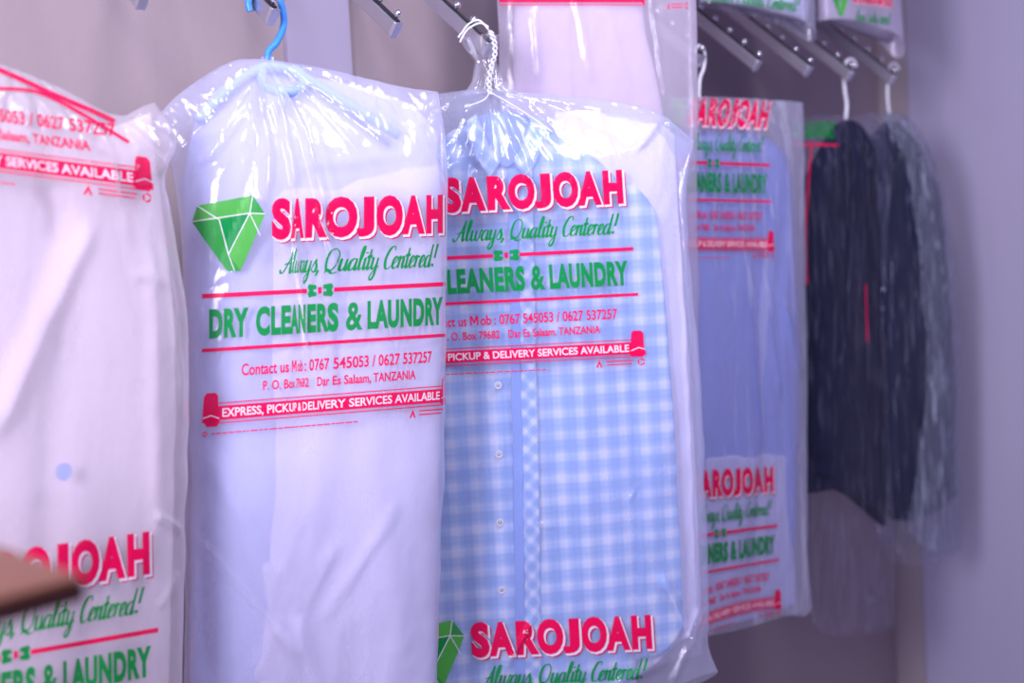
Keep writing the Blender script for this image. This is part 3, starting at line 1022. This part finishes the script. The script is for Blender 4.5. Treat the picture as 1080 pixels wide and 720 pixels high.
neck(b2, [(281, 72), (282, 66), (283, 60)], [.020, .012, .009], FILM_B, 2, 5)

cord = bpy.data.objects.new('neck_cord', None); COL.objects.link(cord); cord.parent = b3.root; cord['label'] = 'twisted white cord with loose ends'
cp = Plane(P(515, 97, 2.985), 8)
def cw(p, d=0): return Vector(cp.world(*[np.array(q) for q in (*cp.loc(*p), d)]))
ax = catmull([cw(p, .016) for p in ((516, 101), (515, 88), (517, 72), (521, 58), (520, 44), (516, 34))], 12)
for ph in (0, math.pi):
    pts = []
    for i, p in enumerate(ax):
        a = i * .62 + ph
        pts.append(p + cp.e1 * math.cos(a) * .0042 + cp.n * math.sin(a) * .0042)
    link('twisted_strand', mesh_from(*tube(pts, .0021, 8)), WHITEPL, cord)
for path in ([(514, 30), (505, 26), (494, 31), (488, 38), (484, 46)], [(514, 33), (504, 23), (493, 27), (486, 36), (482, 41)]):
    link('loose_end', mesh_from(*tube(catmull([cw(p, .02) for p in path], 8), .0019, 8)), WHITEPL, cord)
for path in ([(515, 99), (507, 108), (492, 114)], [(517, 99), (535, 112), (560, 128), (578, 141)]):
    link('loose_end', mesh_from(*tube(catmull([cw(p, .05 if i else .02) for i, p in enumerate(path)], 8), .0013, 8)), WHITEPL, cord)

# ================================================================== BAG 1 (cream garment, left)
b1 = Bag(P(20, 10, 2.2), 46, 'blurred garment bag at the left edge over a cream garment')
b1.film(top=[(-150, 120), (-60, 60), (0, 66), (60, 92), (122, 128), (150, 112), (163, 108)],
        bottom=[(-160, 900), (0, 860), (100, 830), (190, 800)],
        left=[(-150, 120), (-150, 500), (-160, 900)],
        right=[(163, 108), (190, 148), (168, 185), (178, 220), (196, 320), (198, 420), (196, 520), (192, 640), (190, 800)],
        mat=FILM_A, B=.05, Bb=.03, seed=4, rad=(20, 40), fan=.005, nfan=9, pw=3.2, topk=.10,
        crs=[(120, 130, 165, 185, .01, .012), (140, 118, 186, 150, .006, .01), (160, 250, 185, 440, .008, .008), (150, 540, 185, 560, .006, .008), (155, 640, 180, 600, .006, .006), (80, 110, 120, 260, .01, .006)])
map1b = interp_map([(391, -150), (535, 18), (668, 167)], 690, 1.31, -.175, .02, sl2=-.0004)
b1.print(map1b)
xa = [(391, -200), (535, -27), (562, 8), (608, 68), (655, 138), (673, 160)]
top1 = interp_map(xa, 30, 1.30, .13, .0)
def map1t(X, Y):
    px, py = top1(X, Y)
    return px - (.12 * (104 - Y) if Y < 104 else 0), py
b1.print(map1t, skip=('services_lettering', 'red_rule', 'brand_lettering', 'slogan_lettering', 'diamond_emblem', 'bow_tie_emblem'))
# folded-over rules near the shoulder
def px_strip(bag, pts, w, mat, name, lift=.004):
    V = []
    pp = catmull([(x, y, 0) for x, y in pts], 8)
    for i, p in enumerate(pp):
        t = (pp[min(i + 1, len(pp) - 1)] - pp[max(i - 1, 0)]).normalized()
        for sgn in (1, -1):
            x = p.x - t.y * w / 2 * sgn; y = p.y + t.x * w / 2 * sgn
            r = ray(x, y).normalized(); h = bag.wtree.ray_cast(CAM, r)
            V.append((h[0] - r * lift) if h[0] is not None else None)
    Fc = [(2 * i, 2 * i + 1, 2 * i + 3, 2 * i + 2) for i in range(len(pp) - 1)]
    Fc = [f for f in Fc if all(V[j] is not None for j in f)]
    V = [v if v is not None else Vector((0, 0, 0)) for v in V]
    used = sorted({i for f in Fc for i in f}); mp = {j: i for i, j in enumerate(used)}
    if Fc: link(name, mesh_from([V[i] for i in used], [tuple(mp[i] for i in f) for f in Fc]), mat, bag.root, False)
px_strip(b1, [(-20, 66), (10, 78), (60, 101), (100, 118), (121, 128)], 5, RED, 'red_rule')
px_strip(b1, [(-20, 93), (20, 94), (48, 100), (90, 122), (136, 150)], 3.5, RED, 'red_rule')
g1, A, Z, D = b1.garment('cream_garment', 'cream white garment with a small pale blue badge in the leftmost bag', 'garment',
    ([(-140, 170), (-40, 120), (60, 140), (120, 135), (160, 118)], [(-150, 850), (0, 820), (176, 780)], [(-140, 170), (-140, 500), (-150, 850)],
     [(160, 118), (166, 190), (186, 330), (184, 520), (176, 780)]), CREAM, B=.024, seed=12, folds=.009, fx=6,
    crs=[(90, 225, -20, 470, .02, .022), (60, 330, 40, 640, .03, -.012), (150, 250, 160, 600, .012, .014), (130, 290, 180, 300, .01, .008), (50, 190, 62, 260, .02, -.014)])
def badge():
    a, z = b1.pl.loc(52, 495)
    h = b1.tree.ray_cast(Vector((a, z, 1)), Vector((0, 0, -1)))
    c = Vector(b1.pl.world(np.array(a), np.array(z), np.array((h[0].z if h[0] else .05) - .004)))
    V = [c + (b1.pl.e1 * math.cos(t) + Vector((0, 0, 1)) * math.sin(t)) * .014 for t in [2 * math.pi * i / 24 for i in range(24)]]
    o = link('round_badge', mesh_from(V, [tuple(range(24))]), PALEDOT, g1, False)
    o['label'] = 'pale blue round badge'
badge()

# ================================================================== tall white gown bag behind
b0 = Bag(P(628, -60, 3.30), 12, 'tall milky garment bag over a pale gown, behind the plaid shirt bag')
b0.film(top=[(520, -330), (580, -390), (628, -410), (680, -390), (722, -330)],
        bottom=[(540, 700), (640, 704), (738, 690)],
        left=[(520, -330), (524, 0), (532, 300), (540, 700)],
        right=[(722, -330), (733, -60), (736, 40), (736, 150), (735, 200), (738, 400), (740, 690)],
        mat=FILM_U, B=.035, Bb=.03, seed=6, nu=110, nv=260, rad=(628, -400), vert=.004, pw=3,
        crs=[(672, -60, 700, 120, .006, .008), (560, 10, 566, 90, .008, .006), (725, 0, 728, 200, .004, .006), (600, -20, 620, 90, .01, .006)])
map0 = interp_map([(402, 440), (668, 722)], -112, .95, .02, 0, sl2=-.0002)
def map0(X, Y):
    px = float(np.interp(X, [402, 416, 661, 673], [505, 510, 681, 722])); py = -105 + (Y + 1) * 1.0
    return px, py
b0.print(lambda X, Y: (float(np.interp(X, [402, 661], [500, 680])), Y - 108), names=('ribbon_banner',))
b0.print(lambda X, Y: (float(np.interp(X, [620, 673], [703, 726])), Y * .95 - 107), names=('recycling_marks',))
b0.garment('white_gown', 'long pale pinkish white gown in the tall bag behind the plaid shirt', 'gown',
    ([(560, -300), (628, -340), (665, -300)], [(545, 655), (640, 660), (738, 652)], [(560, -300), (540, 0), (542, 300), (545, 655)],
     [(665, -300), (672, 0), (697, 100), (712, 200), (724, 330), (732, 480), (738, 652)]), GOWN, B=.03, seed=21, folds=.006, nu=90, nv=200, fx=12,
    crs=[(560, 20, 566, 150, .01, .008), (600, 10, 606, 120, .008, -.01), (630, 0, 660, 100, .008, .008)])

# ================================================================== BAG 4 (lavender blue shirt)
b4 = Bag(P(742, 95, tipY(4)), 44, 'slim-looking garment bag right of the plaid shirt bag, holding a lavender blue shirt')
b4.film(top=[(668, 104), (700, 103), (740, 102), (780, 104), (820, 106), (847, 108)],
        bottom=[(680, 680), (720, 672), (770, 662), (800, 654), (825, 646), (842, 650), (856, 640)],
        left=[(668, 104), (672, 400), (680, 680)],
        right=[(847, 108), (846, 180), (848, 300), (850, 420), (851, 520), (850, 590), (856, 640)],
        mat=FILM_D, B=.045, Bb=.025, seed=8, nu=120, nv=200, rad=(742, 90), fan=.008, nfan=10, vert=.006, pw=3,
        crs=[(770, 110, 800, 240, .008, .01), (790, 290, 812, 420, .01, .01), (772, 270, 790, 480, .012, .012), (835, 480, 845, 640, .008, .01), (805, 300, 840, 400, .01, .008)])
x4 = [(391, 690), (535, 753), (588, 777), (668, 812)]
map4 = interp_map(x4, 172, .815, .035, .02, sl2=-.0002)
def map4t(X, Y):
    px, py = map4(X, Y)
    if Y < -45: px += .18 * (-48 - Y)
    return px, py
b4.print(map4t)
x4b = [(391, 698), (535, 760), (668, 820)]
m4 = interp_map(x4b, 562, .80, -.13, .014, sl2=-.0009)
def map4b(X, Y):
    px, py = m4(X, Y)
    return px, py + (0.02 * (px - 785) ** 2 / 8 if Y > 60 else 0)
b4.print(map4b)
b4.garment('blue_shirt', 'lavender blue shirt in the bag right of the plaid shirt', 'shirt',
    ([(690, 150), (740, 128), (800, 135), (830, 165)], [(690, 668), (760, 655), (832, 632)], [(690, 150), (688, 400), (690, 668)], [(830, 165), (838, 280), (842, 420), (832, 632)]),
    LAV, B=.04, seed=31, folds=.01, fx=9, nu=80, nv=130,
    crs=[(775, 250, 795, 470, .012, .014), (800, 260, 835, 400, .012, .012), (760, 150, 770, 330, .012, .01)])
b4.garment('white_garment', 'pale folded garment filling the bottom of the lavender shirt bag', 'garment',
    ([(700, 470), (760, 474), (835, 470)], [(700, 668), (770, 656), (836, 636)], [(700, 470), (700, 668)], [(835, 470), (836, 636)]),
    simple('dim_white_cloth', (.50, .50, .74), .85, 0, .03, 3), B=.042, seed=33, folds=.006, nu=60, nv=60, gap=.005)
hp4 = Plane(P(742, 95, tipY(4)), 44)
hanger('plastic_hanger', 'white plastic hanger of the lavender shirt bag, its hook beside the tall gown bag', [(733, 56), (735, 49), (740, 50), (743, 58), (742, 72), (738, 84), (737, 106)],
       hp4, [[(737, 106), (715, 115), (690, 150)], [(737, 106), (775, 118), (826, 150)]], WHITEPL, .0048)

# ================================================================== BAG 5 and 6 (dark jackets)
def jacket(bag, label, top, bottom, left, right, mat, seed, lapels=None, sleeve=None, buttons=(), group='dark jackets at the far end of the rack', **kw):
    r, A, Z, D = bag.garment('dark_jacket', label, 'jacket', (top, bottom, left, right), mat, seed=seed, group=group, **kw)
    for sl in (sleeve or ()):
        bag.garment('', '', '', sl, mat, B=.05, seed=seed + 1, root=r, part='sleeve', folds=.004, nu=40, nv=90, gap=.005)
    for lp in (lapels or ()):
        bag.garment('', '', '', lp, mat, B=0, seed=seed + 2, root=r, part='lapel', folds=0, nu=14, nv=40, gap=.005, extra=.06, back=False)
    for (x, y) in buttons:
        button(bag, x, y, r, .008, mat=BTN2)
    return r
BTN2 = simple('shiny_button', (.6, .6, .7), .15, .6)
b5 = Bag(P(893, 120, tipY(7)), 43, 'clear garment bag over the nearer dark navy jacket, its empty lower half hanging loose')
b5.film(top=[(836, 124), (860, 122), (892, 121), (915, 124), (938, 140)],
        bottom=[(856, 655), (872, 672), (905, 668), (943, 658)],
        left=[(836, 124), (838, 250), (850, 420), (852, 560), (856, 655)],
        right=[(938, 140), (936, 220), (925, 330), (934, 450), (942, 560), (943, 658)],
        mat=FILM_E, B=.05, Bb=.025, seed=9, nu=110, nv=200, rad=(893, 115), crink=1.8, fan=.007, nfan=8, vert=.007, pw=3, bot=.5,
        crs=[(868, 520, 880, 545, .006, .014), (900, 660, 912, 610, .006, .014), (880, 640, 890, 560, .008, .008), (880, 220, 870, 400, .006, .01), (912, 150, 918, 520, .006, .008)])
x5 = [(402, 780), (668, 884)]
m5 = interp_map(x5, 118, .70, .03)
b5.print(m5, names=('services_lettering', 'red_rule'))
for p in ([(856, 150), (850, 235), (851, 300)], [(913, 300), (914, 330), (915, 360)]):
    px_strip(b5, p, 1.6, RED, 'red_rule')
jacket(b5, 'dark navy jacket on the white hook, second from the end wall', [(848, 190), (862, 160), (878, 134), (893, 126), (905, 128), (918, 150)],
       [(852, 520), (875, 512), (900, 524), (930, 555)], [(848, 190), (850, 300), (852, 520)], [(918, 150), (926, 280), (936, 420), (932, 555)],
       NAVY, 41, B=.04, folds=.008, nu=80, nv=130,
       lapels=[([(890, 128), (896, 128)], [(893, 250), (898, 255)], [(890, 128), (884, 185), (893, 250)], [(896, 128), (898, 190), (898, 255)])],
       sleeve=[([(850, 190), (868, 165)], [(852, 500), (872, 505)], [(850, 190), (849, 350), (852, 500)], [(868, 165), (876, 340), (872, 505)])],
       buttons=[(925, 305), (926, 325)])
hp5 = Plane(P(893, 120, tipY(7)), 43)
hanger('plastic_hanger', 'white plastic hanger holding the nearer dark jacket', [(903, 70), (899, 63), (893, 65), (890, 76), (891, 95), (893, 110), (892, 126)],
       hp5, [[(892, 126), (876, 140), (856, 175)], [(892, 126), (906, 138), (920, 158)]], WHITEPL, .0055)

b6 = Bag(P(941, 118, tipY(8)), 43, 'grey streaked garment bag nearest the end wall over the last dark jacket')
b6.film(top=[(905, 122), (915, 118), (932, 117), (948, 119), (962, 130)],
        bottom=[(925, 560), (950, 600), (975, 592), (1000, 588), (1013, 580)],
        left=[(905, 122), (915, 200), (920, 350), (925, 560)],
        right=[(962, 130), (985, 190), (1000, 250), (1007, 340), (1010, 450), (1012, 580)],
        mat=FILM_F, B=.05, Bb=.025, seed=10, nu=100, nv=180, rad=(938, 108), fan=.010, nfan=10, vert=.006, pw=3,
        crs=[(925, 125, 960, 300, .007, .012), (945, 125, 985, 330, .006, .01), (960, 330, 985, 560, .008, .01)])
jacket(b6, 'dark jacket hanging nearest the end wall under streaked grey film', [(905, 175), (915, 150), (930, 130), (942, 126), (958, 140), (968, 165)],
       [(935, 535), (945, 552), (975, 540), (1006, 521)], [(905, 175), (915, 300), (935, 535)], [(968, 165), (990, 230), (1001, 350), (1006, 521)],
       NAVY2, 51, B=.04, folds=.008, nu=70, nv=120,
       lapels=[([(936, 130), (943, 129)], [(945, 270), (950, 275)], [(936, 130), (932, 200), (945, 270)], [(943, 129), (948, 200), (950, 275)])],
       sleeve=[([(968, 165), (982, 200)], [(985, 528), (1004, 521)], [(968, 165), (980, 350), (985, 528)], [(982, 200), (998, 350), (1004, 521)])])
hp6 = Plane(P(941, 118, tipY(8)), 43)
hanger('plastic_hanger', 'white plastic hanger nearest the end wall with a doubled hook', [(948, 73), (944, 67), (939, 70), (937, 82), (936, 100), (938, 122)],
       hp6, [[(938, 122), (925, 135), (910, 165)], [(938, 122), (955, 140), (972, 172)], [(944, 74), (945, 95), (944, 120)]], WHITEPL, .0045)

pl6 = b6
r6 = b6.garment('', '', '', ([(925, 121), (945, 119), (961, 131)], [(948, 560), (975, 588), (1010, 578)], [(925, 121), (938, 180), (958, 300), (966, 420), (948, 560)],
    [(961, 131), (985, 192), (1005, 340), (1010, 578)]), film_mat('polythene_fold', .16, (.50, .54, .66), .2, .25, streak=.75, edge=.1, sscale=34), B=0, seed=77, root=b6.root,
    part='folded_film', folds=0, nu=40, nv=90, gap=-.004, extra=.08, back=False, plabel='grey streaked fold of loose film')
# ================================================================== upper row bags on the right
u1 = Bag(P(800, -120, 3.85), 35, 'white garment bag in the upper row whose bottom edge crosses above the empty arms')
u1.film(top=[(735, -330), (795, -370), (852, -330)], bottom=[(738, 3), (770, 8), (812, 17), (838, 26), (858, 44)],
        left=[(735, -330), (736, -160), (738, 3)], right=[(852, -330), (855, -160), (856, 0), (858, 44)],
        mat=FILM_D, B=.05, Bb=.04, seed=14, nu=80, nv=120, rad=(795, -360), pw=3, bot=1)
u1.print(interp_map([(478, 742), (656, 845)], 19, .80, .10), names=('slogan_lettering', 'brand_lettering'))
u1.garment('folded_garment', 'white folded garment in the upper row bag above the empty arms', 'garment',
    ([(740, -310), (795, -340), (848, -310)], [(740, 0), (800, 10), (850, 24)], [(740, -310), (740, 0)], [(848, -310), (850, 24)]), simple('upper_white_cloth', (.72, .72, .92), .85), B=.04, seed=61, nu=50, nv=70)
u2 = Bag(P(905, -120, 4.15), 35, 'blurred garment bag in the upper row above the dark jackets, with a sagging open bottom')
u2.film(top=[(858, -300), (905, -330), (940, -300)], bottom=[(864, 22), (880, 22), (905, 29), (930, 37), (942, 46), (949, 62)],
        left=[(858, -300), (860, -100), (864, 22)], right=[(940, -300), (944, -100), (945, 0), (949, 62)],
        mat=film_mat('polythene_upper', .55, (.74, .68, .86), .6, .2), B=.05, Bb=.04, seed=15, nu=80, nv=120, rad=(905, -320), pw=3, bot=1)
u2.print(interp_map([(391, 874), (452, 893), (470, 900), (661, 941)], 33, .60, .13), names=('slogan_lettering', 'brand_lettering', 'diamond_emblem'))
u2.garment('folded_garment', 'dark green folded garment showing at the sagging mouth of the upper row bag', 'garment',
    ([(866, -280), (905, -300), (935, -280)], [(866, 18), (900, 30), (938, 44)], [(866, -280), (866, 18)], [(935, -280), (938, 44)]), simple('upper_grey_cloth', (.40, .37, .48), .85), B=.04, seed=62, nu=50, nv=70)

# ================================================================== wooden shelf corner, close to the camera
zt = P(90, 607, 1.12)
cz = zt.z
def onz(px, py, z):
    r = ray(px, py); return CAM + r * ((z - CAM.z) / r.z)
cA = onz(90, 607, cz); far = onz(-10, 571, cz); near = onz(-10, 634, cz)
dF = (far - cA).normalized(); dN = (near - cA).normalized()
L1, L2 = .62, .34
def slab(z0, z1):
    c = cA
    pts = [c, c + dF * L1, c + dF * L1 + dN * L2, c + dN * L2]
    bm = bmesh.new()
    lo = [bm.verts.new((p.x, p.y, z0)) for p in pts]; hi = [bm.verts.new((p.x, p.y, z1)) for p in pts]
    bm.faces.new(lo[::-1]); bm.faces.new(hi)
    for i in range(4): bm.faces.new((lo[i], lo[(i + 1) % 4], hi[(i + 1) % 4], hi[i]))
    bmesh.ops.recalc_face_normals(bm, faces=bm.faces)
    bmesh.ops.bevel(bm, geom=list(bm.edges), offset=.0025, segments=2, affect='EDGES')
    me = bpy.data.meshes.new('slab'); bm.to_mesh(me); bm.free(); return me
st = empty('wooden_stand', Vector((cA.x, cA.y, 0)), 'blurred orange-brown wooden board corner in the near left foreground', 'stand')
link('board', slab(cz - .004, cz), WOOD, st, False)
link('board_shade_edge', slab(cz - .021, cz - .0045), simple('shade_brown', (.05, .012, .008), .5), st, False)['label'] = 'board edge with its underside shade painted dark brown'  # lower slab coloured dark to stand for shade under the board
pc = cA + dF * (L1 - .08) + dN * (L2 * .5)
link('post', obox(Vector((pc.x, pc.y, (cz - .02) / 2)), Vector((.025, 0, 0)), Vector((0, .025, 0)), Vector((0, 0, (cz - .02) / 2)), .003), WOOD, st, False)

# ------------------------------------------------------------------ light
w = bpy.data.worlds.new('world'); scene.world = w; w.use_nodes = True
bg = w.node_tree.nodes['Background'] if 'Background' in w.node_tree.nodes else w.node_tree.nodes.new('ShaderNodeBackground')
bg.inputs[0].default_value = (.50, .46, 1.0, 1)
bg.inputs[1].default_value = .33


def area(name, loc, target, size, energy, col, sy=None):
    d = bpy.data.lights.new(name, 'AREA'); d.energy = energy; d.color = col; d.size = size
    if sy: d.shape = 'RECTANGLE'; d.size_y = sy
    o = bpy.data.objects.new(name, d); COL.objects.link(o); o.location = loc
    o.rotation_euler = (Vector(target) - Vector(loc)).to_track_quat('-Z', 'Y').to_euler()
    return o


area('key_light', (-1.3, -.7, 2.3), (-.05, 2.8, 1.1), .6, 112, (.84, .79, 1.0), 1.1)
area('overhead_sparkle', (.15, 1.5, 3.2), (.0, 2.9, 1.3), .12, 15, (.85, .84, 1.0), 1.0)  # added narrow light from above for glints on the film
area('sparkle_light', (-.9, 1.3, 3.0), (-.3, 2.6, 1.3), .15, 5, (1, .98, 1), .15)  # added small light for sparkles on the film
area('warm_fill', (-1.5, .7, 1.5), (-.75, 2.3, 1.3), .7, 9, (1.0, .80, .86))
area('right_fill', (.9, 1.9, 3.1), (.75, 3.8, 1.3), .5, 30, (.92, .86, 1.0), .8)  # added light to brighten the bags on the right

scene.view_settings.view_transform = 'Standard'
scene.view_settings.look = 'None'
scene.view_settings.exposure = .12
scene.cycles.use_denoising = True
scene.cycles.transparent_max_bounces = 24
scene.cycles.max_bounces = 8
scene.cycles.caustics_reflective = False
scene.cycles.caustics_refractive = False
